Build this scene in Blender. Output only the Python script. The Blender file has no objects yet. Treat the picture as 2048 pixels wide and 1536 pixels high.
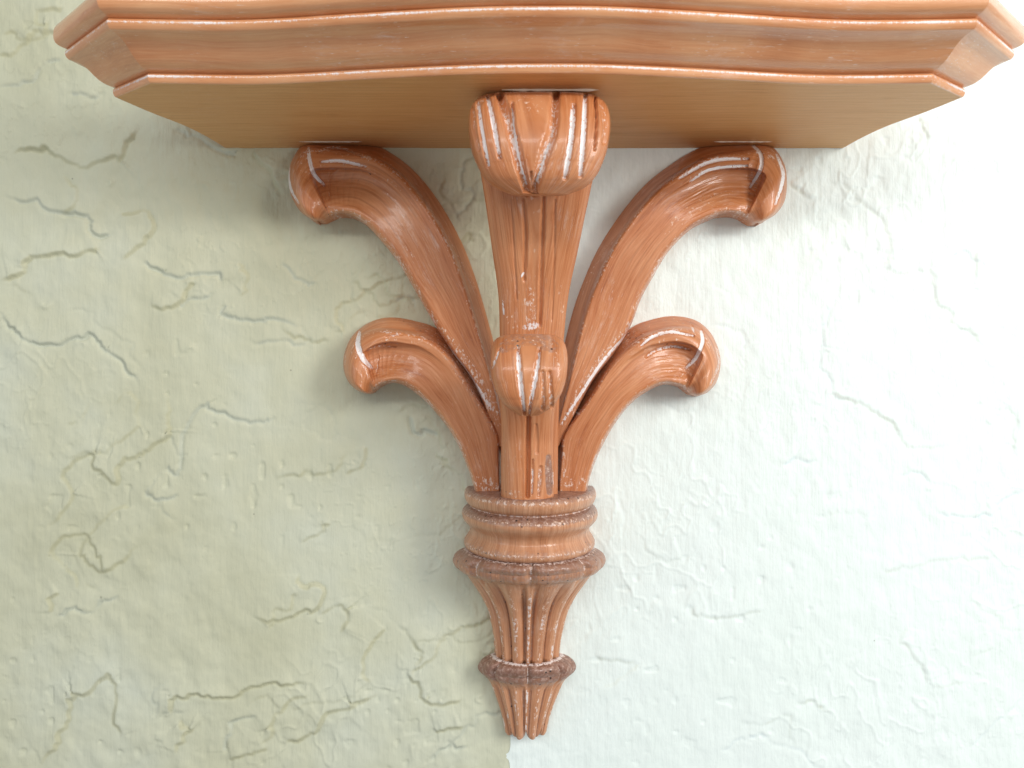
import bpy, math
import numpy as np

# ------------------------------------------------------------------ camera, light, exposure
scene = bpy.context.scene
D0, FP = 0.5, 1538.0            # metres from lens to wall, focal length in photograph pixels
cam_data = bpy.data.cameras.new('camera')
cam_data.sensor_width = 36.0
cam_data.lens = 36.0 * FP / 2048.0
cam_data.clip_start = 0.01
cam_data.clip_end = 50.0
cam_data.dof.use_dof = True
cam_data.dof.focus_distance = 0.455
cam_data.dof.aperture_fstop = 11.0
cam = bpy.data.objects.new('camera', cam_data)
scene.collection.objects.link(cam)
cam.location = (0, -D0, 0)
cam.rotation_euler = (math.radians(90), 0, 0)
scene.camera = cam

world = bpy.data.worlds.new('World')
scene.world = world
world.use_nodes = True
bg = world.node_tree.nodes['Background']
bg.inputs['Color'].default_value = (0.93, 0.97, 1.0, 1)
bg.inputs['Strength'].default_value = 0.30


def area_light(name, loc, target, size, size_y, power, color):
    ld = bpy.data.lights.new(name, 'AREA')
    ld.shape = 'RECTANGLE'
    ld.size, ld.size_y = size, size_y
    ld.energy = power
    ld.color = color
    o = bpy.data.objects.new(name, ld)
    scene.collection.objects.link(o)
    o.location = loc
    d = np.array(target) - np.array(loc)
    d = d / np.linalg.norm(d)
    o.rotation_euler = (math.acos(-d[2]), 0, math.atan2(d[0], -d[1]) if False else math.atan2(-d[0], d[1]))
    return o


area_light('strip_front', (0.1, -1.75, 0.92), (0.0, 0.0, 0.0), 3.0, 0.22, 14.5, (1.0, 0.975, 0.94))  # unseen strip light, added so highlights run along the beads
area_light('window_right', (1.05, -0.95, 0.32), (0.1, 0.0, -0.02), 0.35, 0.7, 10.8, (0.98, 0.985, 0.96))
area_light('window_left', (-2.2, -1.0, 0.3), (-0.3, 0.0, 0.0), 0.8, 1.2, 5.6, (0.86, 0.93, 1.0))

vs = scene.view_settings
vs.view_transform = 'Standard'
vs.look = 'None'
vs.exposure = 0.27
vs.gamma = 1.0
vs.use_curve_mapping = False

# ------------------------------------------------------------------ helpers
rng = np.random.default_rng(7)


def at(x, y, e):
    """photograph pixel at distance e in front of the wall -> place in the room (arrays)"""
    x, y, e = np.asarray(x, float), np.asarray(y, float), np.asarray(e, float)
    z = D0 - e
    return np.stack([(x - 1024) * z / FP, -e + 0 * x, (768 - y) * z / FP], -1)


def pix(P):
    z = P[..., 1] + D0
    return 1024 + P[..., 0] * FP / z, 768 - P[..., 2] * FP / z


def spline(pts, n, par=None):
    """Catmull-Rom through pts, n samples; par: parameter values in key units"""
    p = np.asarray(pts, float)
    k = len(p)
    q = np.vstack([2 * p[0] - p[1], p, 2 * p[-1] - p[-2]])
    u = np.linspace(0, k - 1, n) if par is None else np.asarray(par, float)
    i = np.clip(np.floor(u).astype(int), 0, k - 2)
    f = (u - i)[:, None]
    a, b, c, d = q[i], q[i + 1], q[i + 2], q[i + 3]
    return 0.5 * (2 * b + (c - a) * f + (2 * a - 5 * b + 4 * c - d) * f ** 2 + (3 * b - a - 3 * c + d) * f ** 3)


def sstep(a, b, x):
    t = np.clip((x - a) / (b - a), 0, 1)
    return t * t * (3 - 2 * t)


def vnoise(x, y, seed):
    r = np.random.default_rng(seed)
    tab = r.random((256, 256))
    xi, yi = np.floor(x).astype(int), np.floor(y).astype(int)
    fx, fy = x - xi, y - yi
    fx, fy = fx * fx * (3 - 2 * fx), fy * fy * (3 - 2 * fy)
    g = lambda a, b: tab[a % 256, b % 256]
    return (g(xi, yi) * (1 - fx) + g(xi + 1, yi) * fx) * (1 - fy) + (g(xi, yi + 1) * (1 - fx) + g(xi + 1, yi + 1) * fx) * fy


def fbm(x, y, seed, octv=4):
    s, a, t = 0, 1.0, 0
    c, sn = math.cos(0.6), math.sin(0.6)
    for k in range(octv):
        s = s + a * vnoise(x, y, seed + k)
        t += a
        a *= 0.5
        x, y = 2.03 * (c * x - sn * y) + 3.1, 2.03 * (sn * x + c * y) + 7.7
    return s / t - 0.5


def mesh_from_grids(name, grids, material, parent=None, extra_faces=None):
    """grids: list of dicts P (n,m,3), uv (n,m,2), glaze, dust (n,m), closed (bool)"""
    V, F, UV, G, Dd = [], [], [], [], []
    base = 0
    for g in grids:
        P = g['P']
        n, m = P.shape[:2]
        idx = base + np.arange(n * m).reshape(n, m)
        j1 = np.roll(idx, -1, 1) if g.get('closed') else idx[:, 1:]
        j0 = idx if g.get('closed') else idx[:, :-1]
        f = np.stack([j0[:-1], j1[:-1], j1[1:], j0[1:]], -1).reshape(-1, 4)
        if g.get('flip'):
            f = f[:, ::-1]
        F.append(f)
        V.append(P.reshape(-1, 3))
        UV.append(g['uv'].reshape(-1, 2))
        z = np.zeros(n * m)
        G.append(g['pale_tint'].reshape(-1) if 'pale_tint' in g else z)
        Dd.append(g['dark_tint'].reshape(-1) if 'dark_tint' in g else z)
        base += n * m
    V, F, UV, G, Dd = map(np.concatenate, (V, F, UV, G, Dd))
    me = bpy.data.meshes.new(name)
    me.vertices.add(len(V))
    me.vertices.foreach_set('co', V.astype(np.float32).ravel())
    me.loops.add(F.size)
    me.loops.foreach_set('vertex_index', F.astype(np.int32).ravel())
    me.polygons.add(len(F))
    me.polygons.foreach_set('loop_start', np.arange(0, F.size, 4, dtype=np.int32))
    me.polygons.foreach_set('use_smooth', np.ones(len(F), dtype=bool))
    me.update(calc_edges=True)
    uvl = me.uv_layers.new(name='UVMap')
    uvl.data.foreach_set('uv', UV[F.ravel()].astype(np.float32).ravel())
    for nm, A in (('pale_tint', G), ('dark_tint', Dd)):
        at_ = me.attributes.new(nm, 'FLOAT', 'POINT')
        at_.data.foreach_set('value', A.astype(np.float32))
    me.validate()
    me.materials.append(material)
    o = bpy.data.objects.new(name, me)
    scene.collection.objects.link(o)
    if parent:
        o.parent = parent
    return o


def stroke_fields(px, py, strokes, facing=None):
    """carved gouges: returns depth (m), glaze, dust fields for vertices whose place in the picture is px,py"""
    dep = np.zeros(px.shape)
    gl = np.zeros(px.shape)
    du = np.zeros(px.shape)
    for st in strokes:
        pts, w, depth, pale_tint, dark_tint = st[:5]
        taper = st[5] if len(st) > 5 else 0.35
        ln = sum(math.dist(a_, b_) for a_, b_ in zip(pts, pts[1:]))
        ns = max(24, int(ln / (w * 0.09)))
        p = spline(pts, ns) if len(pts) > 2 else np.linspace(pts[0], pts[1], ns)
        hw = w / 2.0
        bx = (px > p[:, 0].min() - hw) & (px < p[:, 0].max() + hw) & (py > p[:, 1].min() - hw) & (py < p[:, 1].max() + hw)
        if facing is not None:
            bx &= facing
        if not bx.any():
            continue
        X, Y = px[bx], py[bx]
        L = np.linspace(0, 1, len(p))
        prof = np.zeros(X.shape)
        gpr = np.zeros(X.shape)
        fade = 0.62 + 0.38 * np.sin(np.pi * np.clip(L, 0.0, 1.0)) ** 0.5
        wv = hw * (1 - taper + taper * np.sin(np.pi * np.clip(L, 0.02, 0.98)) ** 0.6)
        for k in range(len(p)):
            d2 = (X - p[k, 0]) ** 2 + (Y - p[k, 1]) ** 2
            pk = 1 - d2 / wv[k] ** 2
            prof = np.maximum(prof, pk)
            gpr = np.maximum(gpr, np.where(pk > 0, sstep(0.05, 0.6, pk) * fade[k], 0))
        prof = np.clip(prof, 0, 1)
        if depth >= 0.0010 and pale_tint > 0:
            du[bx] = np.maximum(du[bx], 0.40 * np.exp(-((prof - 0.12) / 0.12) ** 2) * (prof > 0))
        dep[bx] = np.maximum(dep[bx], 1.35 * depth * prof ** 0.7)
        gl[bx] = np.maximum(gl[bx], pale_tint * 0.97 * gpr)  # lime of the stroke, with the cut's highlight painted into the same tint
        du[bx] = np.maximum(du[bx], dark_tint * sstep(0.0, 0.6, prof))
    return dep, gl, du


# ------------------------------------------------------------------ materials
class NT:
    def __init__(self, name):
        self.m = bpy.data.materials.new(name)
        self.m.use_nodes = True
        self.t = self.m.node_tree
        self.t.nodes.clear()

    def n(self, typ, ins=None, **kw):
        nd = self.t.nodes.new(typ)
        for k, v in kw.items():
            setattr(nd, k, v)
        for k, v in (ins or {}).items():
            if isinstance(v, bpy.types.NodeSocket):
                self.t.links.new(v, nd.inputs[k])
            else:
                nd.inputs[k].default_value = v
        return nd

    def ramp(self, fac, stops):
        nd = self.n('ShaderNodeValToRGB', {'Fac': fac})
        cr = nd.color_ramp
        while len(cr.elements) < len(stops):
            cr.elements.new(0.5)
        for el, (p, c) in zip(cr.elements, stops):
            el.position = p
            el.color = (*c, 1) if len(c) == 3 else c
        return nd.outputs['Color']

    def mix(self, fac, a, b, blend='MIX'):
        nd = self.n('ShaderNodeMix', data_type='RGBA', blend_type=blend)
        for s, v in ((nd.inputs[0], fac), (nd.inputs[6], a), (nd.inputs[7], b)):
            if isinstance(v, bpy.types.NodeSocket):
                self.t.links.new(v, s)
            else:
                s.default_value = v if not isinstance(v, tuple) else (*v, 1)[:4]
        return nd.outputs[2]

    def math(self, op, a, b=0.0, c=None, clamp=False):
        nd = self.n('ShaderNodeMath', operation=op, use_clamp=clamp)
        for i, v in enumerate((a, b) if c is None else (a, b, c)):
            if isinstance(v, bpy.types.NodeSocket):
                self.t.links.new(v, nd.inputs[i])
            else:
                nd.inputs[i].default_value = v
        return nd.outputs[0]

    def smooth(self, v, a, b):
        nd = self.n('ShaderNodeMapRange', {'Value': v, 'From Min': a, 'From Max': b}, interpolation_type='SMOOTHSTEP')
        return nd.outputs['Result']


def wood(name, light, mid, dark, fleck=0.35, coat=0.22, rough=0.42, grain=1.0, croug=0.22, gnoise=2.6, haze=0.5):
    w = NT(name)
    uv = w.n('ShaderNodeUVMap', uv_map='UVMap').outputs['UV']
    tc = w.n('ShaderNodeTexCoord').outputs['Object']
    # slow warp of the grain
    wn = w.n('ShaderNodeTexNoise', {'Vector': uv, 'Scale': 14.0, 'Detail': 2.0})
    wv = w.n('ShaderNodeVectorMath', {0: wn.outputs['Color'], 1: (0.5, 0.5, 0.5)}, operation='SUBTRACT').outputs[0]
    wv = w.n('ShaderNodeVectorMath', {0: wv, 1: (0.02, 0.010, 0.0)}, operation='MULTIPLY').outputs[0]
    uvw = w.n('ShaderNodeVectorMath', {0: uv, 1: wv}, operation='ADD').outputs[0]
    mp = lambda sx, sy: w.n('ShaderNodeMapping', {'Vector': uvw, 'Scale': (sx, sy, 1)}).outputs[0]
    g1 = w.n('ShaderNodeTexNoise', {'Vector': mp(9, 150), 'Scale': 1.0, 'Detail': 4.0, 'Roughness': 0.6}).outputs['Fac']
    g2 = w.n('ShaderNodeTexNoise', {'Vector': mp(45, 900), 'Scale': 1.0, 'Detail': 3.0, 'Roughness': 0.65}).outputs['Fac']
    big = w.n('ShaderNodeTexNoise', {'Vector': tc, 'Scale': 22.0, 'Detail': 3.0}).outputs['Fac']
    fac = w.math('ADD', w.math('MULTIPLY', g1, 0.50 * grain), w.math('MULTIPLY', g2, 0.55 * grain))
    fac = w.math('ADD', fac, w.math('MULTIPLY', big, 1.22 - 1.05 * grain))
    col = w.ramp(fac, [(0.40, dark), (0.55, mid), (0.74, light)])
    # darker growth lines
    ring = w.n('ShaderNodeTexWave', {'Vector': mp(3.0, 60), 'Scale': 1.2, 'Distortion': 6.0, 'Detail': 2.0, 'Detail Scale': 0.7}, bands_direction='Y').outputs['Fac']
    col = w.mix(w.math('MULTIPLY', w.math('MULTIPLY', w.smooth(ring, 0.80, 1.0), w.smooth(big, 0.40, 0.62)), 0.28 * grain), col, tuple(c * 0.8 for c in dark))
    # pale limed pores
    pn = w.n('ShaderNodeTexNoise', {'Vector': mp(210, 1500), 'Scale': 1.0, 'Detail': 1.0}).outputs['Fac']
    zone = w.n('ShaderNodeTexNoise', {'Vector': tc, 'Scale': 30.0, 'Detail': 2.0}).outputs['Fac']
    pf = w.math('MULTIPLY', w.smooth(pn, 0.66, 0.74), w.smooth(zone, 0.42, 0.62))
    col = w.mix(w.math('MULTIPLY', pf, fleck), col, (0.86, 0.66, 0.52))
    hz = w.n('ShaderNodeTexNoise', {'Vector': w.n('ShaderNodeMapping', {'Vector': uvw, 'Scale': (60, 260, 1)}).outputs[0], 'Scale': 1.0, 'Detail': 5.0, 'Roughness': 0.75}).outputs['Fac']
    hzf = w.math('MULTIPLY', w.smooth(hz, 0.50, 0.72), w.smooth(zone, 0.45, 0.68))
    col = w.mix(w.math('MULTIPLY', hzf, haze), col, (0.80, 0.60, 0.50))  # pale patches: whitewash and hazy highlights mixed into the colour
    # dust and old dark finish in the carving, with painted lip shade in the flutes
    du = w.n('ShaderNodeAttribute', attribute_name='dark_tint').outputs['Fac']
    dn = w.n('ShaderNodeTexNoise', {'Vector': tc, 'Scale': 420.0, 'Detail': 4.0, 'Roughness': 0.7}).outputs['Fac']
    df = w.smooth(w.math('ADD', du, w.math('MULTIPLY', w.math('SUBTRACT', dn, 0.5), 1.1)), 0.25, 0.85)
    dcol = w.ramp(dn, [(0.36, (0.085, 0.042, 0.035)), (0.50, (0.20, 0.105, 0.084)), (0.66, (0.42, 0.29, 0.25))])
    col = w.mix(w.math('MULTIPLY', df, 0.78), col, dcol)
    # small dark worm specks where the finish is old
    vo = w.n('ShaderNodeTexVoronoi', {'Vector': tc, 'Scale': 330.0}, feature='F1')
    sp = w.math('MULTIPLY', w.smooth(vo.outputs['Distance'], 0.26, 0.16), w.smooth(du, 0.15, 0.45))
    spr = w.math('GREATER_THAN', w.n('ShaderNodeSeparateColor', {'Color': vo.outputs['Color']}).outputs[0], 0.78)
    col = w.mix(w.math('MULTIPLY', sp, spr), col, (0.035, 0.018, 0.014))
    # white lime left in the cuts, plus highlights painted on cuts, beads and reeds
    gl = w.n('ShaderNodeAttribute', attribute_name='pale_tint').outputs['Fac']
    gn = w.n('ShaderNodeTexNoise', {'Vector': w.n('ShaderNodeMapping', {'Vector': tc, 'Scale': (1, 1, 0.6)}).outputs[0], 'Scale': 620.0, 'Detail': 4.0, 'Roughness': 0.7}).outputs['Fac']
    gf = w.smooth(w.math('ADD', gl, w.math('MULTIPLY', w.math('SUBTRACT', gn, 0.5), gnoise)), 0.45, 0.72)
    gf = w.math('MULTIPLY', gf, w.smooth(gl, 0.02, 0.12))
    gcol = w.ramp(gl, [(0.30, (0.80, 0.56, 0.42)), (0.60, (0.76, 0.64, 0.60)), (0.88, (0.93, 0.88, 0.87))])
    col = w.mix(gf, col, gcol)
    # relief
    hgt = w.math('ADD', w.math('MULTIPLY', g2, 0.55), w.math('MULTIPLY', dn, w.math('ADD', 0.25, w.math('MULTIPLY', du, 0.35))))
    hgt = w.math('SUBTRACT', hgt, w.math('MULTIPLY', pf, 0.3))
    bump = w.n('ShaderNodeBump', {'Height': hgt, 'Strength': 0.5, 'Distance': 0.0006}).outputs[0]
    rgh = w.math('ADD', rough, w.math('MULTIPLY', w.math('ADD', du, gf), 0.18))
    b = w.n('ShaderNodeBsdfPrincipled', {'Base Color': col, 'Roughness': rgh, 'Normal': bump, 'Coat Weight': coat, 'Coat Roughness': croug, 'Specular IOR Level': 0.5})
    w.n('ShaderNodeOutputMaterial', {'Surface': b.outputs[0]})
    return w.m


M_ARM = wood('carved_wood', (0.68, 0.300, 0.138), (0.53, 0.182, 0.062), (0.31, 0.080, 0.022), coat=0.34, rough=0.40, croug=0.12, grain=0.84)
M_SHELF = wood('shelf_wood', (0.80, 0.405, 0.195), (0.70, 0.295, 0.120), (0.57, 0.205, 0.070), fleck=0.8, coat=1.0, rough=0.36, grain=0.62, croug=0.10, gnoise=1.1)
M_UNDER = wood('underside_wood', (0.74, 0.415, 0.165), (0.68, 0.350, 0.125), (0.52, 0.235, 0.072), fleck=0.2, coat=0.1, rough=0.5, grain=0.9, haze=0.1)
M_TURN = wood('turned_wood', (0.66, 0.34, 0.19), (0.52, 0.225, 0.105), (0.31, 0.105, 0.042), fleck=0.6, coat=0.45, rough=0.42, croug=0.15)


def plaster(name, base, low, high):
    w = NT(name)
    tc = w.n('ShaderNodeTexCoord').outputs['Object']
    n1 = w.n('ShaderNodeTexNoise', {'Vector': tc, 'Scale': 7.0, 'Detail': 4.0, 'Roughness': 0.6}).outputs['Fac']
    col = w.ramp(n1, [(0.3, low), (0.5, base), (0.7, high)])
    mb = w.n('ShaderNodeMapping', {'Vector': tc, 'Scale': (420, 1, 38)}).outputs[0]
    br = w.n('ShaderNodeTexNoise', {'Vector': mb, 'Scale': 1.0, 'Detail': 3.0, 'Roughness': 0.6}).outputs['Fac']
    mc = w.n('ShaderNodeMapping', {'Vector': tc, 'Scale': (1, 1, 0.6)}).outputs[0]
    fn = w.n('ShaderNodeTexNoise', {'Vector': mc, 'Scale': 170.0, 'Detail': 3.0, 'Roughness': 0.55}).outputs['Fac']
    vo = w.n('ShaderNodeTexVoronoi', {'Vector': tc, 'Scale': 42.0}, feature='F1')
    pick = w.math('GREATER_THAN', w.n('ShaderNodeSeparateColor', {'Color': vo.outputs['Color']}).outputs[0], 0.86)
    sp = w.math('MULTIPLY', w.smooth(vo.outputs['Distance'], 0.035, 0.02), pick)
    col = w.mix(w.math('MULTIPLY', sp, 0.55), col, (0.20, 0.19, 0.14))
    for nm, cl, amt in (('dark_tint', tuple(c * k for c, k in zip(base, (0.76, 0.72, 0.56))), 0.42), ('pale_tint', tuple(c * k for c, k in zip(base, (0.80, 0.86, 1.0))), 0.42)):
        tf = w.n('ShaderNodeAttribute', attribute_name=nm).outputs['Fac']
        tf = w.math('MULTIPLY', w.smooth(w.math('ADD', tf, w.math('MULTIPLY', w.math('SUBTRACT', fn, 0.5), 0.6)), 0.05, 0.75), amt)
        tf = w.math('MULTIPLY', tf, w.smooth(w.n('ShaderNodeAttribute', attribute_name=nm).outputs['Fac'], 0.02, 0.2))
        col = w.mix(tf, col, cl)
    h = w.math('ADD', w.math('MULTIPLY', br, 0.45), w.math('MULTIPLY', fn, 0.8))
    bump = w.n('ShaderNodeBump', {'Height': h, 'Strength': 0.6, 'Distance': 0.0013}).outputs[0]
    b = w.n('ShaderNodeBsdfPrincipled', {'Base Color': col, 'Roughness': 0.55, 'Normal': bump, 'Specular IOR Level': 0.35})
    w.n('ShaderNodeOutputMaterial', {'Surface': b.outputs[0]})
    return w.m


M_SAGE = plaster('sage_plaster', (0.605, 0.608, 0.452), (0.540, 0.535, 0.375), (0.625, 0.648, 0.530))
M_MINT = plaster('mint_plaster', (0.83, 0.905, 0.87), (0.81, 0.89, 0.845), (0.84, 0.91, 0.885))

wm = NT('glue')
wm.n('ShaderNodeOutputMaterial', {'Surface': wm.n('ShaderNodeBsdfPrincipled', {'Base Color': (0.86, 0.74, 0.60, 1), 'Roughness': 0.4}).outputs[0]})
M_GLUE = wm.m

# ------------------------------------------------------------------ wall
# traced trowel edges of the plaster: (points in the photograph, side, height)
EDGES = [
 ([(-20,108),(30,98),(55,75),(75,65),(130,60)],1,1.0), ([(-10,160),(25,165),(60,160),(80,135),(100,120),(130,118)],-1,.6),
 ([(130,180),(165,190),(185,192),(210,180)],-1,.6), ([(10,302),(60,298),(95,297),(130,318),(170,330),(210,315),(240,310),(258,275),(290,245)],1,1.3),
 ([(340,258),(370,262),(390,275),(450,305),(480,300)],-1,.7), ([(-10,385),(40,400),(75,400),(90,415),(120,422),(160,425),(180,435),(178,455),(200,470),(225,455)],-1,1.2),
 ([(-10,565),(35,545),(50,520),(85,510),(140,505),(180,498),(205,490)],1,1.3), ([(235,520),(265,500),(300,470),(300,440),(285,425),(255,425),(240,420)],1,.9),
 ([(275,525),(310,530),(335,548),(380,548),(435,545),(442,570)],-1,1.1), ([(300,605),(325,618),(355,608),(372,578),(390,565)],1,1.0),
 ([(355,607),(380,598),(430,588)],-1,.6), ([(445,605),(450,630),(480,640),(540,638),(605,655)],-1,.8),
 ([(-10,615),(25,660),(60,685),(90,690),(150,670),(180,672),(210,700),(250,730),(280,775)],-1,1.3), ([(120,350),(150,380),(150,410),(110,430)],1,.5),
 ([(500,300),(520,325),(550,355),(560,385)],1,.9), ([(335,770),(330,810),(335,840),(330,875),(300,890),(270,915),(235,930),(228,970),(190,930),(190,905),(160,918),(120,945),(140,990),(110,1040),(75,1062)],1,.8),
 ([(285,1075),(250,1110),(200,1143),(165,1120),(170,1085),(205,1050),(230,1020),(270,1015)],1,.7), ([(320,940),(335,935),(355,945),(360,880),(380,830),(420,810),(470,840),(530,840),(555,828)],-1,.8),
 ([(290,975),(310,1000),(360,990)],-1,.8), ([(95,1225),(100,1200),(118,1188)],1,.8), ([(105,1232),(150,1215),(180,1225),(200,1200),(240,1190)],-1,.7),
 ([(60,1550),(100,1500),(120,1460),(140,1420),(140,1395),(170,1390),(205,1355),(225,1360),(232,1390),(230,1450),(245,1480)],1,1.0),
 ([(340,1440),(340,1410),(360,1395),(400,1390),(430,1400),(460,1395),(510,1370),(560,1365),(640,1368)],1,1.1), ([(345,1515),(360,1475),(380,1460),(350,1445)],1,.8),
 ([(445,1510),(450,1470),(465,1440),(515,1430)],-1,.7), ([(560,1490),(620,1470),(650,1430),(700,1410),(760,1390)],1,1.0), ([(450,1518),(490,1510),(530,1495)],1,.8),
 ([(590,1130),(600,1170),(640,1175),(635,1215),(600,1225),(550,1240),(505,1238)],1,.9), ([(640,1230),(680,1210),(700,1230),(680,1270)],1,.7), ([(770,1255),(740,1290),(720,1330),(740,1375)],1,.8),
 ([(820,1340),(850,1395),(880,1412),(930,1400)],1,.9), ([(818,835),(830,865),(850,862),(880,875)],-1,1.2), ([(690,950),(720,930),(735,890)],1,.6), ([(540,955),(600,945),(650,945),(705,900)],1,.5),
 ([(600,1085),(640,1060),(665,1048)],1,.6), ([(800,1245),(830,1290),(850,1310),(830,1335)],1,.6), ([(865,1468),(895,1460),(930,1448)],1,1.0), ([(860,1530),(890,1500),(940,1490)],-1,.8),
 ([(790,600),(820,590),(830,620)],-1,.5), ([(700,560),(740,580),(760,610),(800,600)],1,.5), ([(560,520),(600,560),(640,570)],-1,.5), ([(900,520),(930,470),(960,480)],1,.8),
 ([(1595,350),(1690,365),(1710,390),(1760,430),(1780,470),(1783,510),(1770,530),(1800,545),(1860,535),(1870,560),(1875,590),(1905,630),(1960,680),(1990,740)],1,.75),
 ([(1965,490),(2000,465),(2060,425)],1,.5), ([(1840,230),(1848,250),(1860,275)],1,.6), ([(1680,570),(1670,600),(1650,630),(1645,690),(1655,745)],-1,.5), ([(1580,355),(1600,380),(1630,402)],1,.9),
 ([(1960,490),(1955,520),(1960,590),(2015,622)],1,.5), ([(1640,775),(1720,805),(1790,850),(1810,885),(1850,895),(1915,890)],1,.7), ([(1565,928),(1600,920),(1645,922)],-1,.6),
 ([(1795,952),(1840,945),(1860,968)],-1,.6), ([(1870,1018),(1910,1033),(1970,1030),(2010,1000),(2050,980)],-1,.8), ([(1760,1142),(1850,1125),(2005,1110)],1,.6),
 ([(1365,1205),(1400,1230),(1450,1235),(1545,1217)],1,.7), ([(1815,1255),(1810,1290),(1850,1340),(1862,1372)],1,.6), ([(1480,1442),(1520,1445),(1580,1430),(1580,1470),(1602,1492)],1,.5),
 ([(1180,1310),(1230,1320),(1275,1327),(1240,1365),(1195,1385)],1,.6), ([(1440,1502),(1500,1475),(1545,1468)],-1,.6), ([(1590,1403),(1630,1405),(1662,1427)],1,.7), ([(1940,1500),(2000,1440),(2055,1395)],-1,.5),
 ([(1640,1030),(1690,1020),(1740,1035)],1,.3), ([(1240,1000),(1250,1040),(1240,1080)],-1,.4), ([(1430,640),(1480,660),(1500,700)],-1,.4), ([(1700,160),(1760,190),(1800,240)],1,.4),
]
BLOBS = [(405,375,13),(88,605,14),(215,365,9),(400,478,7),(160,690,10),(1630,840,10),(1990,1010,12),(1860,975,7),(640,1240,9),(905,1255,8),(925,1255,8),(885,1400,9),(960,1400,10),(380,700,10),(1970,1370,9),(1640,800,10),(1985,840,9)]


def wall_relief(X, Z):
    px, py = 1024 + X * FP / D0, 768 - Z * FP / D0
    T1, T2 = np.zeros(X.shape), np.zeros(X.shape)      # olive and blue grey tint lying along the trowel edges
    H = 0.00055 * fbm(X * 9, Z * 9, 11, 3) + 0.0022 * fbm(X * 75, Z * 60, 21, 3) * (0.35 + 1.3 * vnoise(X * 8 + 5, Z * 8, 31))
    # patches of rougher lumps
    lump = np.abs(fbm(X * 120, Z * 95, 41, 2))
    H += 0.00055 * sstep(0.02, 0.0, lump) * sstep(0.45, 0.75, vnoise(X * 11 + 9, Z * 11 + 4, 43))
    rid = np.abs(fbm(X * 48 + 0.15 * np.sin(Z * 60), Z * 38, 141, 3))
    H += 0.00065 * sstep(0.035, 0.0, rid) * sstep(0.40, 0.70, vnoise(X * 9 + 2, Z * 9 + 8, 143))
    H -= 0.0009 * sstep(0.80, 0.93, vnoise(X * 160, Z * 150, 151)) * sstep(0.5, 0.8, vnoise(X * 14, Z * 14, 153))
    r = np.random.default_rng(3)
    for pts, side, amp in EDGES:
        n = max(8, int(sum(math.dist(a, b) for a, b in zip(pts, pts[1:])) / 7))
        p = spline(pts, n)
        jag = r.normal(0, 1.3, (n, 2)) + np.repeat(r.normal(0, 2.6, (n // 3 + 1, 2)), 3, 0)[:n]
        p = p + jag
        R = 70.0
        bx = (px > p[:, 0].min() - R) & (px < p[:, 0].max() + R) & (py > p[:, 1].min() - R) & (py < p[:, 1].max() + R)
        if not bx.any():
            continue
        x, y = px[bx], py[bx]
        best = np.full(x.shape, 1e9)
        sgn = np.zeros(x.shape)
        par = np.zeros(x.shape)
        for k in range(n - 1):
            a, b = p[k], p[k + 1]
            d = b - a
            L2 = d @ d + 1e-9
            t = np.clip(((x - a[0]) * d[0] + (y - a[1]) * d[1]) / L2, 0, 1)
            qx, qy = x - a[0] - t * d[0], y - a[1] - t * d[1]
            dd = qx * qx + qy * qy
            u = dd < best
            best[u] = dd[u]
            sgn[u] = np.sign(d[0] * qy[u] - d[1] * qx[u]) * (1 if pts[-1][0] > pts[0][0] else -1)
            par[u] = (k + t[u]) / (n - 1)
        sd = -np.sqrt(best) * sgn
        endf = sstep(0, 0.12, par) * sstep(1, 0.88, par) * (0.55 + 0.9 * vnoise(par * 9, par * 0 + amp * 37 + pts[0][0], 5))
        hi = np.exp(-np.clip(sd, 0, None) / r.uniform(12, 34))
        wd = r.uniform(3.5, 8.0)
        prof = sstep(-wd, wd, sd) * hi * (1.0 if side > 0 else 0.45) - (0.3 if side > 0 else 0.75) * np.exp(-((sd + 3.0) / 4.2) ** 2)
        H[bx] += 0.0017 * amp * prof * endf * sstep(R, R * 0.6, np.sqrt(best))
        edge_tint = np.exp(-((sd + 1.5) / 4.6) ** 2) * endf * min(1.0, amp) * sstep(R, R * 0.6, np.sqrt(best))
        (T1 if side > 0 else T2)[bx] = np.maximum((T1 if side > 0 else T2)[bx], edge_tint)
    for bx_, by_, br in BLOBS:
        d = np.hypot(px - bx_, (py - by_) * 1.2)
        H += 0.0009 * np.exp(-((d - br * 0.7) / (br * 0.35)) ** 2) * (0.5 + 0.5 * np.sin(np.arctan2(py - by_, px - bx_) + bx_))
    return H, T1, T2


def loose_edges(count, seed, zone):
    """more small trowel edges than one could trace, scattered over the plaster"""
    r = np.random.default_rng(seed)
    out = []
    for _ in range(count):
        x, y = r.uniform(zone[0], zone[1]), r.uniform(-40, 1580)
        a = r.uniform(0, 2 * math.pi)
        pts = [(x, y)]
        for k in range(r.integers(7, 18)):
            a += r.normal(0, 0.6)
            st = r.uniform(10, 30)
            x, y = x + st * math.cos(a), y + st * math.sin(a) * 0.8
            pts.append((x, y))
        out.append((pts, 1 if r.random() < 0.6 else -1, r.uniform(0.2, 0.65)))
    return out


EDGES += loose_edges(26, 5, (-60, 1040)) + loose_edges(24, 6, (560, 1040)) + [(p, sd, a * 0.8) for p, sd, a in loose_edges(26, 8, (1030, 2110))]


def graded(lo, hi, a, b, step, coarse):
    c = [np.arange(a, b, step)]
    if lo < a:
        c.insert(0, np.arange(lo, a - coarse * 0.3, coarse))
    if hi > b:
        c.append(np.arange(b, hi + coarse * 0.5, coarse))
    return np.concatenate(c)


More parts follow.
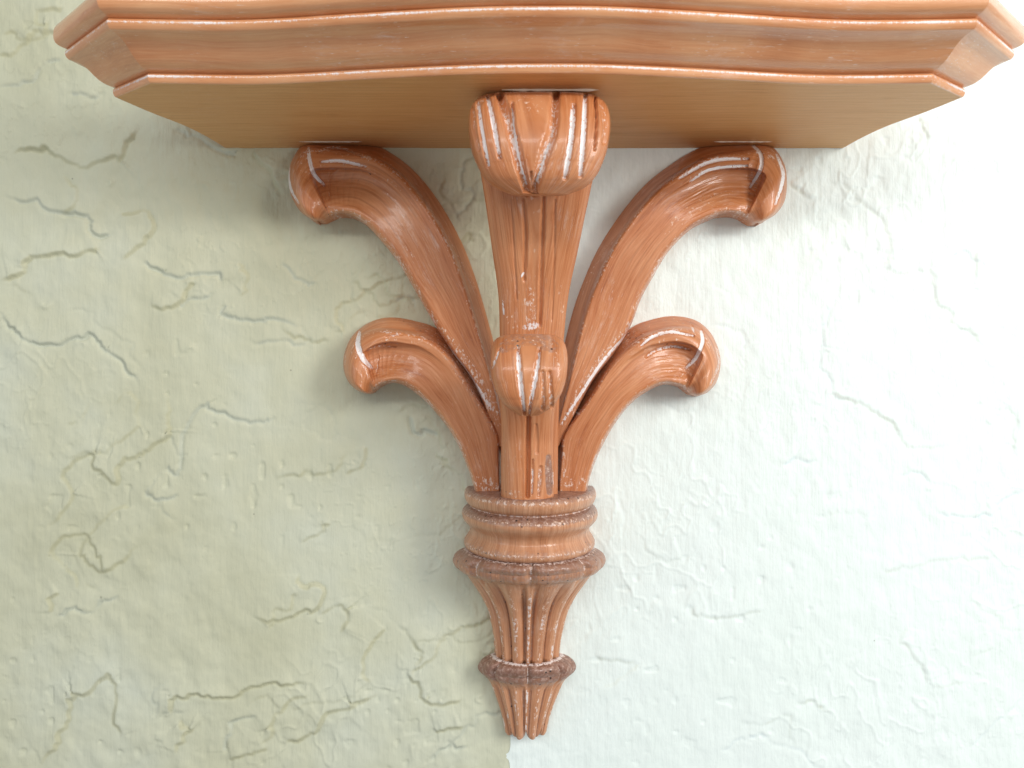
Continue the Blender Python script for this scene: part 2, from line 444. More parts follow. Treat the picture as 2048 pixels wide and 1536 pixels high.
wall = bpy.data.objects.new('wall', None)
scene.collection.objects.link(wall)
wall['label'] = 'flat trowelled plaster wall painted sage green on the left and pale mint on the right'
wall['category'] = 'wall'
SEAM = -0.0007
zz = graded(-0.55, 0.55, -0.265, 0.265, 0.00085, 0.008)
for xs, mat, lab, lift in ((graded(-0.65, SEAM, -0.35, SEAM, 0.00085, 0.008), M_SAGE, 'sage green left half of the plaster wall', 0.0),
                           (graded(SEAM, 0.65, SEAM, 0.35, 0.00085, 0.008), M_MINT, 'pale mint white right half of the plaster wall', 0.00018)):
    if lift == 0.0:
        xs = np.append(xs[xs < SEAM - 0.0004], SEAM)
    Xg, Zg = np.meshgrid(xs, zz)
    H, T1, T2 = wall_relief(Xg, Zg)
    Xw = Xg.copy()
    if lift:   # the brushed paint edge wanders by a hair
        k = np.exp(-(Xg - SEAM) / 0.004)
        Xw = Xg - k * (0.0005 * vnoise(Zg * 90, Zg * 0 + 5, 79) + 0.0016 * np.clip(vnoise(Zg * 260, Zg * 0 + 2, 77) - 0.55, 0, 1) + 0.004 * np.exp(-((Zg + 0.2425) / 0.0022) ** 2))
        H = H * 0.6
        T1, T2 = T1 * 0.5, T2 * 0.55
    P = np.stack([Xw, 0.0014 - H - lift, Zg], -1)
    o = mesh_from_grids('plaster_panel', [{'P': P, 'uv': np.stack([Xg, Zg], -1), 'dark_tint': T1, 'pale_tint': T2}], mat, wall)
    o['label'] = lab

# ------------------------------------------------------------------ bracket root
bracket = bpy.data.objects.new('wall_bracket', None)
scene.collection.objects.link(bracket)
bracket.location = (0, 0, 0)
bracket['label'] = 'carved brown wooden wall bracket with a moulded shelf on curling scroll arms'
bracket['category'] = 'wall bracket'

# ------------------------------------------------------------------ shelf
CX, HU = 0.0145, 473 * D0 / FP        # centre and height of the shelf's underside
side_k = np.array([(.2012, -.0015), (.2040, .0203), (.2092, .0417), (.2190, .0645), (.2270, .0873)])
front_k = [(-.1995, .1068), (-.17, .1056), (-.145, .1053), (-.12, .1076), (-.09, .1117), (-.0517, .1163), (-.025, .1186), (0, .1192),
           (.025, .1189), (.0517, .1166), (.09, .1120), (.12, .1079), (.145, .1055), (.17, .1056), (.1995, .1068)]
OMAX = 0.0318


def seg(kind):
    """plan points (relative x, e) and their shift at full moulding projection"""
    if kind == 'front':
        p = spline(front_k, 150)
        f = np.clip((np.abs(p[:, 0]) - 0.12) / 0.0795, 0, 1)
        d = np.stack([np.sign(p[:, 0]) * 0.0101 * f, np.full(len(p), OMAX)], -1)
    elif kind == 'side':
        p = spline(side_k, 40)
        f = np.linspace(0, 1, 40)
        d = np.stack([0.0262 + 0 * f, 0.0125 * f ** 2], -1)
    else:
        f = np.linspace(0, 1, 16)[:, None]
        p = (1 - f) * np.array([(.2270, .0873)]) + f * np.array([(.1995, .1068)])
        d = (1 - f) * np.array([(.0262, .0125)]) + f * np.array([(.0101, OMAX)])
    return p, d


def arc_pts(pts, n):
    return spline(np.array(pts) / 1000.0, n)


PROF = {
    'lower_bead': arc_pts([(-.3, 0), (.4, .15), (1.0, .8), (1.4, 1.8), (1.6, 2.9), (1.5, 3.9), (1.0, 4.6), (.3, 5.0), (.3, 5.1)], 34),
    'shelf': arc_pts([(.3, 5.1), (1.6, 5.4), (5.0, 6.1), (8.6, 7.8), (11.7, 10.2), (14.3, 12.5), (17.0, 14.4), (20.0, 15.6), (22.4, 16.1), (23.0, 16.2)], 60),
    'upper_bead': arc_pts([(23.0, 16.2), (24.3, 16.4), (25.3, 17.3), (25.9, 18.4), (26.1, 19.5), (25.9, 20.5), (25.2, 21.2), (24.5, 21.5)], 34),
    'top_board': arc_pts([(24.5, 21.5), (26.3, 22.0), (28.7, 22.7), (30.7, 24.0), (31.7, 26.0), (31.8, 28.5), (31.5, 31.0), (30.2, 33.4), (28.0, 34.4), (25.0, 34.5)], 50),
}


def shelf_grids(prof, shine_wear=False):
    gs = []
    arc = np.concatenate([[0], np.cumsum(np.hypot(*np.diff(prof, axis=0).T))])
    for kind, sgns in (('side', (-1, 1)), ('chamfer', (-1, 1)), ('front', (1,))):
        p, d = seg(kind)
        for s in sgns:
            o = (prof[:, 0] / OMAX)[:, None, None]
            Q = p[None] + o * d[None]
            P = np.stack([CX + s * Q[..., 0], -Q[..., 1], HU + np.repeat(prof[:, 1][:, None], len(p), 1)], -1)
            u = np.concatenate([[0], np.cumsum(np.hypot(*np.diff(p, axis=0).T))])
            if kind == 'front':
                uv = np.stack(np.broadcast_arrays((u + 0.3)[None], arc[:, None]), -1)
            else:
                uv = np.stack(np.broadcast_arrays((u * 2.0 + 0.9 * s)[None], arc[:, None] * 0.8), -1)
            flip = (s < 0) if kind != 'front' else False
            wn = np.zeros(P.shape[:2])
            if shine_wear:
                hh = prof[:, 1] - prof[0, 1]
                band = np.exp(-((hh / hh[-1] - 0.60) / 0.22) ** 2)[:, None]  # pale band: the bead's highlight painted in, with some worn patches
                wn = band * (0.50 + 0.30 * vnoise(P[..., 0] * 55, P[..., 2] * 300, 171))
            if kind != 'front':
                wn = np.maximum(wn, 0.30 + 0.1 * vnoise(P[..., 0] * 90, P[..., 2] * 90, 173))
            gs.append({'P': P, 'uv': uv, 'pale_tint': wn, 'flip': not flip if kind != 'front' else False})
    return gs


def plan_fill(h, o):
    """flat horizontal board face: middle field and the two ends"""
    k = o / OMAX
    f_p, f_d = seg('front')
    fr = f_p + k * f_d
    xe = fr[-1, 0]
    v = np.linspace(0, 1, 12)[:, None]
    out = []
    X = np.repeat(fr[:, 0][None], 12, 0)
    E = (1 - v) * (-0.0015) + v * fr[:, 1][None]
    out.append((X, E))
    for kind in ('side', 'chamfer'):
        p, d = seg(kind)
        q = p + k * d
        for s in (-1, 1):
            X = s * ((1 - v) * min(xe, q[:, 0].min()) + v * q[:, 0][None])
            out.append((X, np.repeat(q[:, 1][None], 12, 0)))
    return [{'P': np.stack([CX + X, -E, np.full(X.shape, h)], -1), 'uv': np.stack([X + 2.3, E], -1)} for X, E in out]


shelf = mesh_from_grids('shelf', shelf_grids(PROF['shelf']), M_SHELF, bracket)
mesh_from_grids('underside_panel', plan_fill(HU, -0.0003), M_UNDER, shelf)
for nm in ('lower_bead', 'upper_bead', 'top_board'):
    g = shelf_grids(PROF[nm], shine_wear=nm.endswith('bead'))
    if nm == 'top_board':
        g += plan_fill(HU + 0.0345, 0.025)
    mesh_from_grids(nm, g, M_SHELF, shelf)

# ------------------------------------------------------------------ arms carved against the wall
def wall_arm(pairs, T, strokes, nose, flute, marks, bevel, uoff, n=460, m=112, lift=0.0, fdepth=0.0085, fl_t=(.36, .95)):
    """pairs: matching points on inner and outer outline; nose: key where the hook's ball starts; flute: (from, to) keys"""
    pairs = np.array(pairs, float)
    k = len(pairs)
    # denser towards the carved head
    w = np.linspace(0, 1, n)
    par = (k - 1) * (1 - (1 - w) ** 1.25)
    I, O = spline(pairs[:, :2], 0, par), spline(pairs[:, 2:], 0, par)
    t = np.concatenate([np.linspace(0, .12, 14)[:-1], np.linspace(.12, .9, m - 30)[:-1], np.linspace(.9, 1, 17)])
    S, Tt = np.meshgrid(par, t, indexing='ij')
    head = sstep(nose - 3.5, nose + 0.3, S)
    wid = np.hypot(*(O - I).T)[:, None]
    f = np.clip(bevel / wid, 0.05, 0.3) * (1 - 0.6 * head) * (1 - (0.0 if bevel < 23 else 0.85) * sstep(5.0, 2.5, S))
    # cross section: bevelled flank, rounded shoulder, rounded outer edge
    fl = np.clip(Tt / f, 0, 1)
    sh = np.clip((Tt - f) / (0.30 * head + 0.09), 0, 1)
    e = T * ((0.58 - 0.1 * head) * fl ** (1 - 0.35 * head) + (0.42 + 0.1 * head) * (1 - (1 - sh) ** 2.4) ** (1 / 1.6))
    q0 = 0.88 - 0.14 * head
    q = np.clip((Tt - q0) / (1 - q0), 0, 1)
    e = e * (1 - 0.55 * (1 - np.sqrt(np.clip(1 - q ** 2.6, 0, 1))))
    # ball of the hook
    ball = sstep(nose - 0.5, nose + 1.2, S)
    dome = 1.16 * T * np.sqrt(np.clip(1 - (np.abs(Tt - 0.5) / 0.53) ** 2.3, 0, 1))
    e = e * (1 - 0.85 * ball) + 0.85 * ball * dome
    endq = np.clip((S - (k - 3.2)) / 2.2, 0, 1)
    e = e * (0.45 + 0.55 * np.sqrt(np.clip(1 - endq ** 2, 0, 1)))
    # hollow flute with a crisp upper lip, ending at the ball
    a, b = flute
    D = fdepth * sstep(a, a + 4.5, S) * sstep(b + 0.42, b - 0.10, S)
    qq = np.clip((Tt - fl_t[0]) / (fl_t[1] - fl_t[0]), 0, 1)
    hollow = np.sin(np.pi * qq ** 0.55) ** 0.8
    if marks == 'scallop':
        tone = S * 1.9 + 0.55 * (qq - 0.3) ** 2 * 4
        hollow = hollow + 0.03 * (np.abs(np.sin(np.pi * tone)) - 0.6) * sstep(0.02, 0.15, qq) * sstep(1, 0.7, qq) * sstep(b - 7, b - 2, S)
    else:
        hollow = hollow + 0.07 * fbm(qq * 26, S * 0.5, 51, 3) * sstep(0.05, 0.2, qq) * sstep(1, 0.8, qq) * 2
    e = e - D * hollow
    # tool unevenness
    e = e + 0.00025 * fbm(S * 1.6, Tt * 9, 61 + int(uoff * 10), 3) * sstep(0, .1, Tt)
    px = I[:, :1] + (O - I)[:, :1] * Tt
    py = I[:, 1:] + (O - I)[:, 1:] * Tt
    dep, gl, du = stroke_fields(px, py, strokes)
    lipline = (0.62 * np.exp(-((qq - 0.03) / 0.035) ** 2) * (Tt > fl_t[0] - 0.02) + (0.34 * np.clip(1 - np.abs(np.sin(np.pi * (S * 1.9 + 2.2 * (qq - 0.3) ** 2))) / 0.35, 0, 1) * sstep(1, 0.5, qq) * sstep(0, .1, qq) if marks == 'scallop' else 0.0)) * D / fdepth  # residue line in the lip crease, standing in for the lip's shade
    vv_ = vnoise(S * 2.3 + uoff, Tt * 6 + 3, 181)
    edge = 0.46 * np.exp(-((Tt - f - 0.05) / 0.05) ** 2) + 0.50 * sstep(0.86, 0.97, Tt) + 0.34 * np.exp(-((Tt - fl_t[0] + 0.03) / 0.03) ** 2) * sstep(5, 8, S)
    gl = np.maximum(gl, edge * (0.45 + 0.75 * vv_) * (1 - ball))
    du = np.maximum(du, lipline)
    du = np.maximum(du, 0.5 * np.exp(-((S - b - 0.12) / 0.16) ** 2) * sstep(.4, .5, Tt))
    e = e - dep + lift * sstep(0.0, 0.1, Tt)
    P = at(px, py, e)
    P[..., 2] = np.minimum(P[..., 2], HU - 0.0002)
    # close the flanks back into the wall
    bI = at(I[:, 0], I[:, 1], np.zeros(n))
    bI[:, 2] = np.minimum(bI[:, 2], HU - 0.0002)
    bI[:, 1] = 0.002
    bO = P[:, -1].copy()
    bO[:, 1] = 0.002
    mid = 0.5 * (bO + P[:, -1])
    P = np.concatenate([bI[:, None], P, mid[:, None], bO[:, None]], 1)
    cap = P[-1:].copy()
    cap[..., 1] = 0.002
    P = np.concatenate([P, cap], 0)
    pad = lambda A: np.vstack([np.hstack([A[:, :1], A, A[:, -1:], A[:, -1:]]), np.hstack([A[:, :1], A, A[:, -1:], A[:, -1:]])[-1:]])
    gl, du = pad(gl), pad(du)
    C = 0.5 * (P[:, 1] + P[:, -3])
    u = np.concatenate([[0], np.cumsum(np.linalg.norm(np.diff(C, axis=0), axis=1))])
    vv = np.concatenate([[-0.004], t, [1.15, 1.3]]) * (wid.mean() * D0 / FP)
    uv = np.stack(np.broadcast_arrays((u + uoff)[:, None], vv[None] + uoff * 0.37), -1)
    return {'P': P, 'uv': uv, 'pale_tint': gl, 'dark_tint': du}


UL = [(1024,905,996,890),(1008,780,950,770),(992,704,907,708),(976,642,873,655),(956,572,848,612),(931,502,822,567),(901,441,795,523),(862,381,765,485),(822,336,733,450),
      (782,306,708,433),(745,288,690,428),(700,283,677,428),(650,282,668,430),(610,286,661,433),(585,318,656,436),(577,352,651,439),(582,390,647,441),(600,422,642,442),(624,440,636,443)]
UR = [(1095,905,1120,890),(1112,780,1180,772),(1126,704,1226,710),(1141,640,1261,652),(1161,578,1281,600),(1194,502,1305,556),(1239,431,1338,502),(1289,371,1386,455),(1339,331,1428,433),
      (1388,301,1448,428),(1430,287,1464,427),(1478,283,1478,429),(1518,284,1486,432),(1550,298,1492,436),(1569,329,1497,440),(1574,362,1502,443),(1570,400,1506,445),(1553,427,1511,446),(1530,442,1517,447)]
LL = [(1006,1000,952,1000),(1004,960,943,958),(1004,910,925,910),(1003,862,905,870),(982,802,880,835),(951,741,848,800),(915,691,815,775),(872,656,792,766),(830,642,775,767),
      (790,635,765,770),(757,638,758,774),(728,651,752,778),(703,674,748,781),(689,706,746,783),(687,736,744,785),(695,761,742,786),(712,779,740,787),(730,787,738,788)]
LR = [(1112,1000,1172,1000),(1113,960,1178,962),(1116,910,1193,918),(1119,868,1211,880),(1141,819,1235,840),(1171,759,1270,800),(1211,700,1310,775),(1262,656,1335,769),(1300,640,1352,771),
      (1345,632,1362,774),(1390,640,1368,778),(1420,664,1373,782),(1437,699,1377,785),(1441,731,1380,788),(1433,764,1384,790),(1416,784,1388,791),(1398,792,1392,793)]

W = 0.0013
ST_UL = [([(617,296),(619,319),(628,348),(648,370)],10,W,1,0), ([(642,324),(681,322),(731,333)],9,W,.95,0), ([(636,305),(654,297),(685,297),(726,313)],8,W*.7,.6,0), ([(579,330),(577,354),(583,381),(598,408)],7,W*.7,.85,0),
         ([(612,300),(605,340),(628,366)],16,.0004,.28,.2), ([(758,300),(830,385),(895,480),(955,590)],16,0,.36,0), ([(735,452),(775,498),(820,565),(868,652)],15,0,.44,0), ([(690,428),(720,440),(750,468)],22,0,.36,0),
         ([(868,648),(920,712),(975,795),(1000,850)],34,0,.46,0), ([(880,676),(930,740),(985,820)],10,0,.9,0), ([(812,490),(835,520)],14,0,.33,0), ([(690,330),(662,352),(658,400)],6,.0005,.2,0)]
ST_UR = [([(1503,288),(1521,309),(1521,338),(1500,375)],10,W,1,0), ([(1360,356),(1405,330),(1444,319),(1496,318)],9,W,1,0), ([(1380,363),(1415,341),(1454,334),(1494,332)],8.5,W,.95,0), ([(1554,310),(1566,344),(1563,372),(1551,408)],9,W*.8,.95,0),
         ([(1514,310),(1504,340),(1500,360)],16,.0006,.25,.15), ([(1332,462),(1400,408),(1470,385)],30,0,.30,0), ([(1260,655),(1215,706),(1165,780),(1128,845)],28,0,.44,0), ([(1254,668),(1206,722),(1160,790),(1122,850)],8,0,.95,0),
         ([(1160,600),(1200,515),(1260,440)],9,0,.30,0), ([(1300,560),(1340,505),(1270,630)],8,0,.28,0), ([(1520,300),(1545,305),(1540,322)],18,0,.36,.2)]
ST_LL = [([(719,664),(716,690),(726,717),(743,736)],14,W,1,0,.6), ([(772,674),(806,669)],5,W*.5,.55,0), ([(738,697),(762,692),(792,694)],5,W*.5,.5,0), ([(690,705),(690,730)],4,W*.4,.5,0), ([(758,712),(752,752)],5,.0006,.5,0),
         ([(840,655),(900,705),(955,785),(995,860)],42,0,.36,.42), ([(790,640),(840,652)],18,0,.2,.3), ([(790,765),(830,783),(860,808)],14,0,.44,0), ([(945,968),(1002,968)],42,0,.46,.1), ([(1000,850),(1003,930)],14,0,.42,.1), ([(700,685),(712,712),(735,738)],14,0,.36,0)]
ST_LR = [([(1402,662),(1405,684),(1392,715),(1372,736)],10,W,1,0), ([(1282,691),(1305,674),(1340,664),(1387,672)],8,W,.95,0), ([(1292,714),(1314,700),(1348,693),(1382,700)],7.5,W*.9,.72,0), ([(1432,692),(1438,727),(1421,768)],6,W*.7,.6,0), ([(1383,652),(1388,664)],6,W*.5,.7,0),
         ([(1290,655),(1230,702),(1170,780),(1125,860)],38,0,.30,.42), ([(1300,645),(1345,637),(1400,655)],16,0,.15,.34), ([(1118,860),(1118,920),(1120,985)],34,0,.44,.1), ([(1120,965),(1175,965)],36,0,.40,.1), ([(1150,823),(1160,829)],5,0,.9,0), ([(1146,819),(1172,819)],3,0,.7,0), ([(1370,742),(1355,760)],22,.0003,.36,0)]
for nm, pr, T, st, nose, fl, mk, bev, uo, lift, lab in (
        ('scroll_arm', UL, .0240, ST_UL, 13.6, (6.0, 13.2), 'scallop', 21, .0, 0.0, 'upper left scroll arm with scallop cut hollow'),
        ('scroll_arm', UR, .0240, ST_UR, 13.4, (6.0, 12.9), 'streak', 21, 1.1, 0.0, 'upper right scroll arm with two bright gouge cuts'),
        ('scroll_arm', LL, .0265, ST_LL, 12.0, (5.0, 11.3), 'scallop', 24, 2.2, 0.0, 'lower left scroll arm with a white crescent cut'),
        ('scroll_arm', LR, .0265, ST_LR, 11.6, (5.0, 10.9), 'streak', 24, 3.3, 0.0, 'lower right scroll arm with white curved cuts')):
    g = wall_arm(pr, T, st, nose, fl, mk, bev, uo, lift=lift)
    g['flip'] = pr in (UL, LL)
    o = mesh_from_grids(nm, [g], M_ARM, bracket)
    o['label'] = lab

# ------------------------------------------------------------------ arms that come forward
def front_arm(path, a, b, xc, strokes, uoff, n=460, m=280, wob=0.0003):
    k = len(path)
    key = np.column_stack([path, a, b, xc])
    r = spline(key, n)
    E, Hh, A, B, XC = r.T
    A, B = np.clip(A, 1e-5, None), np.clip(B, 1e-5, None)
    tg = np.gradient(np.stack([E, Hh], -1), axis=0)
    tg /= np.linalg.norm(tg, axis=1)[:, None]
    nr = np.stack([tg[:, 1], -tg[:, 0]], -1)          # towards the front while climbing
    # ring samples spread evenly along a typical section
    PW = np.interp(np.linspace(0, 1, n), [0, 0.3, 0.62, 1], [2.0, 2.6, 4.6, 2.6])[:, None]
    sp = lambda v, q: np.sign(v) * np.abs(v) ** (2 / q)
    fine = np.linspace(0, 2 * np.pi, 4001)
    cx, cy = np.mean(A) * sp(np.cos(fine), 3.0), np.mean(B) * sp(np.sin(fine), 3.0)
    al = np.concatenate([[0], np.cumsum(np.hypot(np.diff(cx), np.diff(cy)))])
    ph = np.interp(np.linspace(0, al[-1], m, endpoint=False), al, fine)
    ca, sa = sp(np.cos(ph)[None], PW), sp(np.sin(ph)[None], PW)
    s = np.linspace(0, 1, n)

    def build(extra):
        e = E[:, None] + nr[:, :1] * (A[:, None] * ca + extra * np.cos(ph)[None])
        h = Hh[:, None] + nr[:, 1:] * (A[:, None] * ca + extra * np.cos(ph)[None])
        x = XC[:, None] + B[:, None] * sa + extra * np.sin(ph)[None]
        return np.stack([x, -e, np.minimum(h, HU - 0.0002)], -1)

    S, PH = np.meshgrid(s, ph, indexing='ij')
    ex0 = wob * fbm(S * 14, np.cos(PH) * 3 + np.sin(PH) * 5, 81 + int(uoff), 3)
    P = build(ex0)
    dN = np.cross(np.gradient(P, axis=0), np.roll(P, -1, 1) - np.roll(P, 1, 1))
    dN /= np.linalg.norm(dN, axis=-1, keepdims=True) + 1e-12
    out = P - P.mean(1, keepdims=True)
    dN *= np.sign((dN * out).sum(-1, keepdims=True).mean() + 1e-12)
    view = np.array([0, -D0, 0]) - P
    facing = (dN * view).sum(-1) > 0
    px, py = pix(P)
    dep, gl, du = stroke_fields(px, py, strokes, facing)
    P = P - dN * dep[..., None]
    P[..., 2] = np.minimum(P[..., 2], HU - 0.0002)
    cap = np.repeat(P[-1:].mean(1, keepdims=True), m, 1)
    P = np.concatenate([P, cap], 0)
    gl, du = np.vstack([gl, gl[-1:]]), np.vstack([du, du[-1:]])
    u = np.concatenate([[0], np.cumsum(np.hypot(np.diff(E), np.diff(Hh)))])
    u = np.append(u, u[-1] + 0.002)
    v = np.abs(((ph + np.pi / 2) % (2 * np.pi)) - np.pi) * B.mean() * 1.1
    uv = np.stack(np.broadcast_arrays((u + uoff)[:, None], v[None] + uoff * .31), -1)
    return {'P': P, 'uv': uv, 'pale_tint': gl, 'dark_tint': du, 'closed': True}


path_u = [(.036,-.068),(.037,-.035),(.039,-.004),(.0425,.026),(.049,.052),(.0580,.077),(.0685,.102),(.0765,.122),(.0825,.1345),(.0890,.1388),(.0985,.1335),(.1048,.1215),(.1065,.1090),(.1066,.1015),(.1066,.0968)]
a_u = [.0085,.0085,.0085,.009,.0095,.0105,.0125,.0145,.0155,.0160,.0160,.0152,.0132,.0095,.0030]
b_u = [.017,.017,.0175,.019,.0205,.0245,.0285,.0322,.0345,.0348,.0366,.0350,.0303,.0240,.0140]
xc_u = [.0105,.0108,.0112,.0118,.0125,.0132,.0137,.0140,.0142,.0142,.0142,.0142,.0142,.0141,.0140]
ST_FU = [([(955,203),(964,269),(976,332)],10,.0013,1,0), ([(974,188),(987,248),(999,316)],12,.0014,1,0), ([(999,187),(1023,261),(1036,316),(1054,384)],24,.0026,.56,.12), ([(1024,205),(1030,262),(1040,322),(1054,382)],6,.0030,1,0),
         ([(1112,187),(1105,258),(1087,316),(1069,384)],24,.0026,.56,.12), ([(1100,280),(1087,322),(1070,382)],6,.0030,1,0), ([(1147,211),(1142,277),(1130,356)],14,.0014,1,0,.2), ([(1171,188),(1167,277),(1161,352)],14,.0014,1,0),
         ([(1203,205),(1211,245),(1208,285)],13,.0008,.45,.1), ([(1190,186),(1194,240),(1190,300)],6,.0022,.0,.5), ([(985,186),(962,200),(950,230)],14,.0004,.35,0), ([(945,215),(949,262),(957,300)],9,.0006,.4,.0), ([(1062,345),(1062,382)],10,.001,.3,.2),
         ([(1040,190),(1060,215),(1090,190)],50,0,.26,.1), ([(1047,400),(1051,470),(1049,560)],11,.0011,0,0), ([(1088,395),(1084,500),(1080,650)],11,.0013,0,0), ([(1022,400),(1028,500),(1034,600)],6,.0005,0,0), ([(1110,400),(1108,520),(1104,640)],6,.0005,0,0),
         ([(1043,553),(1048,545)],6,0,1,0), ([(1058,580),(1062,650)],30,0,.42,0), ([(1049,655),(1076,650)],18,0,.8,0), ([(1005,600),(1008,630)],5,0,.8,0), ([(1020,620),(1030,660)],30,0,.3,0), ([(1120,560),(1128,640)],14,0,.28,0)]
path_l = [(.044,-.069),(.045,-.056),(.0465,-.042),(.049,-.027),(.0535,-.012),(.0610,.0010),(.0700,.0110),(.0785,.0122),(.0845,.0060),(.0868,-.0020),(.0872,-.0085),(.0872,-.0130),(.0872,-.0170)]
a_l = [.0150,.0138,.0125,.0118,.0120,.0130,.0142,.0150,.0146,.0132,.0108,.0074,.0006]
b_l = [.0158,.0157,.0156,.0157,.0164,.0180,.0196,.0206,.0205,.0186,.0152,.0112,.0050]
xc_l = [.0092]*13
ST_FL = [([(1036,693),(1038,737),(1042,776),(1049,828)],15,.0013,.75,0,.6), ([(1036,700),(1039,745)],9,.0015,1,0), ([(1042,745),(1049,828)],5,.0016,1,0), ([(1080,696),(1073,746),(1065,785),(1059,829)],13,.0013,.75,0,.6), ([(1079,703),(1073,750),(1060,826)],5,.0016,1,0),
         ([(1085,745),(1086,790),(1085,818)],12,.0010,.48,0,.2), ([(1099,745),(1102,785),(1104,814)],11,.0010,.48,0,.2), ([(999,698),(983,738)],6,.0004,.7,0), ([(1008,694),(1058,674),(1108,694)],44,0,.28,.5), ([(1110,700),(1120,735),(1118,765)],16,0,.34,.1),
         ([(1057,836),(1056,900),(1055,992)],12,.0024,0,0,.1), ([(1066,920),(1064,988)],6,.0009,.7,0), ([(1082,935),(1078,990)],12,.0009,.45,.5), ([(1098,915),(1100,985)],20,.0006,.25,.75), ([(1108,945),(1110,982)],5,.0005,.8,0), ([(1015,985),(1045,990)],20,0,.4,.3), ([(1072,850),(1074,905)],10,.0006,0,0)]
g = front_arm(path_u, a_u, b_u, xc_u, ST_FU, 5.0)
o = mesh_from_grids('front_arm', [g], M_ARM, bracket)
o['label'] = 'tall front scroll arm reaching forward under the shelf'
g = front_arm(path_l, a_l, b_l, xc_l, ST_FL, 7.0)
o = mesh_from_grids('front_arm', [g], M_ARM, bracket)
o['label'] = 'short front scroll arm with a rounded ball end'

# ------------------------------------------------------------------ turned collar, reeded cup and finial
K_Y = [960, 972, 1040, 1091, 1112, 1140, 1300, 1310, 1332, 1360, 1450, 1475]
K_V = [1.5, 1.5, 1.38, 1.30, 1.10, 1.06, 1.04, 0.95, 0.72, 0.74, 0.95, 0.95]


def turned(prof, n, lobes, reeds, dark_tint, pale_bands, uoff, m=420, tip=False):
    r = spline(prof, n)
    y, hw = r[:, 0], np.clip(r[:, 1], 0.05, None)
    th = np.linspace(-0.02, np.pi + 0.02, m)
    Y, TH = np.meshgrid(y, th, indexing='ij')
    HW = np.repeat(hw[:, None], m, 1)
    kk = np.interp(Y, K_Y, K_V)
    phi = np.degrees(TH) - 90
    notch = np.abs(((phi + 22.5) % 45) - 22.5)               # degrees from the nearest leaf joint
    leaf = 1 - np.exp(-(notch / 3.2) ** 2)
    la = np.interp(Y, lobes[0], lobes[1])
    ra = np.interp(Y, reeds[0], reeds[1])
    reed = np.maximum(np.abs(np.cos(np.pi * (np.abs(phi) - 19.0) / 25.0)) ** 0.8 * sstep(4.5, 9.0, np.abs(phi)), np.exp(-(phi / 3.6) ** 4))
    mod = 1 - la * (1 - leaf) + la * 0.35 * np.sin(np.pi * notch / 22.5) - ra * (1 - reed)
    mod = mod + 0.006 * fbm(TH * 7 + uoff, Y * 0.06, 91, 3) + 0.004 * fbm(TH * 40, Y * 0.25, 95, 2)
    rx = HW * mod * D0 / FP
    xc = (np.interp(Y, [960, 985, 1112, 1330, 1470], [1060.5, 1060, 1058, 1054, 1051]) - 1024) * D0 / FP
    h = (768 - Y) * D0 / FP
    if tip:
        h = h - 0.0030 * np.sin(np.pi * notch / 45.0) * sstep(1430, 1456, Y) + 0.0030 * (1 - leaf) * sstep(1430, 1456, Y)
    X = xc + rx * np.cos(TH)
    E = rx * kk * np.sin(TH) - 0.0015
    P = np.stack([X, -E, h], -1)
    arc = np.concatenate([[0], np.cumsum(np.hypot(np.diff(y), np.diff(hw)))]) * D0 / FP
    if lobes[1][0] or ra.max() > 0:
        uv = np.stack([arc[:, None] + 0 * TH + uoff, TH * 0.04], -1)
    else:
        uv = np.stack([arc[:, None] + 0 * TH + uoff, TH * 0.05], -1)
    du = np.interp(Y, dark_tint[0], dark_tint[1])
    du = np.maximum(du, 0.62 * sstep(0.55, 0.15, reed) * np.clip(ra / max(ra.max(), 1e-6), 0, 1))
    gl = np.zeros(Y.shape)
    if la.max() > 0:
        gl = 0.62 * np.exp(-(notch / 1.4) ** 2) * np.clip(la / la.max(), 0, 1)
    for y0, wy, v in pale_bands:
        gl = np.maximum(gl, v * np.exp(-((Y - y0) / wy) ** 2))  # lime in the grooves and painted sparkle on the ring shoulders
    if ra.max() > 0:
        gl = np.maximum(gl, np.clip(ra / ra.max(), 0, 1) * (0.12 * np.exp(-(phi / 3.0) ** 2) + 0.46 * sstep(0.80, 1.0, reed) * (0.6 + 0.8 * vnoise(TH * 5, Y * 0.05, 97))))  # pale reed crowns: their highlights painted in as mottled colour
    return {'P': P, 'uv': uv, 'pale_tint': gl, 'dark_tint': du}


Z2 = ([900, 1600], [0, 0])
rings = [(969, 0), (970, 40), (970.5, 90), (971.5, 118), (972, 124), (974, 127), (979, 130), (986, 131), (994, 129.5), (1000, 126), (1003.5, 121),
         (1006, 122), (1010, 128), (1017, 133.5), (1025, 135), (1032, 133), (1038, 128.5), (1043, 123.5), (1050, 119.5), (1058, 119), (1065, 122.5), (1072, 127.5), (1079, 130.5), (1085, 129.5), (1089, 125.5), (1091.5, 120)]
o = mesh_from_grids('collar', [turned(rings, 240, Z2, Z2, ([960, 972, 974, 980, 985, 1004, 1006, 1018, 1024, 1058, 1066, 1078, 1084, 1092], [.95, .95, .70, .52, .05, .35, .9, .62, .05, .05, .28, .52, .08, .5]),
                    [(980, 6, .44), (1004.5, 1.6, .62), (1016, 5, .42), (1078, 6, .42), (1091, 1.6, .75)], 9.0)], M_TURN, bracket)
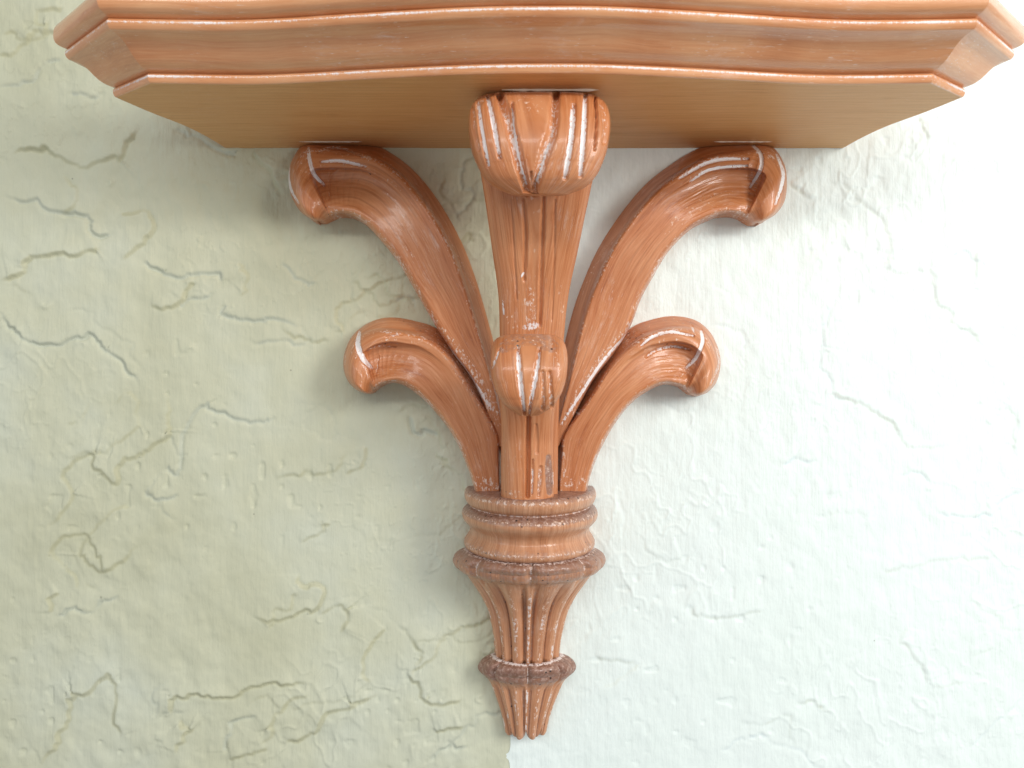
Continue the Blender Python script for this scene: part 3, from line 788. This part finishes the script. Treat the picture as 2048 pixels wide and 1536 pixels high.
cup = [(1090, 118), (1092, 126), (1096, 136), (1103, 145.5), (1112, 149.5), (1120, 149), (1127, 145), (1132, 138), (1136, 130), (1147, 123), (1165, 111), (1186, 97.5), (1213, 84.5), (1239, 77), (1270, 70.5), (1300, 67), (1309, 66)]
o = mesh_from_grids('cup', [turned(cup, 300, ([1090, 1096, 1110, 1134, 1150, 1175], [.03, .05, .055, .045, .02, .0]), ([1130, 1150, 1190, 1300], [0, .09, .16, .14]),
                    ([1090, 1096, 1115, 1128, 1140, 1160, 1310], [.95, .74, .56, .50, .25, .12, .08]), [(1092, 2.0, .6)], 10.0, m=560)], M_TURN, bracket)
fin = [(1306, 64), (1307.5, 72), (1312, 83), (1320, 92), (1331, 96.5), (1340, 93), (1349, 83.5), (1357, 77), (1368, 72), (1390, 63.5), (1416, 54), (1440, 46.5), (1453, 42), (1457, 34), (1453, 0)]
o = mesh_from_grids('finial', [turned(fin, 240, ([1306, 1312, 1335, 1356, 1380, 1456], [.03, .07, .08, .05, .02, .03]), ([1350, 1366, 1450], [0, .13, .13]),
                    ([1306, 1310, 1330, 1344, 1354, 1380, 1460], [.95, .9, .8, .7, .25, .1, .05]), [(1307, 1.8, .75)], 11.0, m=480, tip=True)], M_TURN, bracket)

# ------------------------------------------------------------------ dried glue where the arms meet the shelf
def glue(p0, p1, e0, r, seed):
    n, m = 60, 10
    s = np.linspace(0, 1, n)
    z = D0 - e0
    x = ((1 - s) * p0 + s * p1 - 1024) * z / FP
    rad = r * (0.55 + 0.9 * vnoise(s * 14, s * 0 + seed, seed)) * np.clip(np.sin(np.pi * np.clip(s, .02, .98)) * 3, 0, 1)
    th = np.linspace(0, 2 * np.pi, m, endpoint=False)
    P = np.stack([np.repeat(x[:, None], m, 1), -e0 + rad[:, None] * np.cos(th)[None], HU - 0.0002 + rad[:, None] * np.sin(th)[None]], -1)
    uv = np.stack(np.broadcast_arrays(s[:, None], th[None]), -1)
    return mesh_from_grids('glue_line', [{'P': P, 'uv': uv, 'closed': True}], M_GLUE, bracket)


glue(1004, 1198, 0.0985, 0.0007, 1)
glue(598, 724, 0.0125, 0.0004, 2)
glue(1428, 1545, 0.0125, 0.0004, 3)
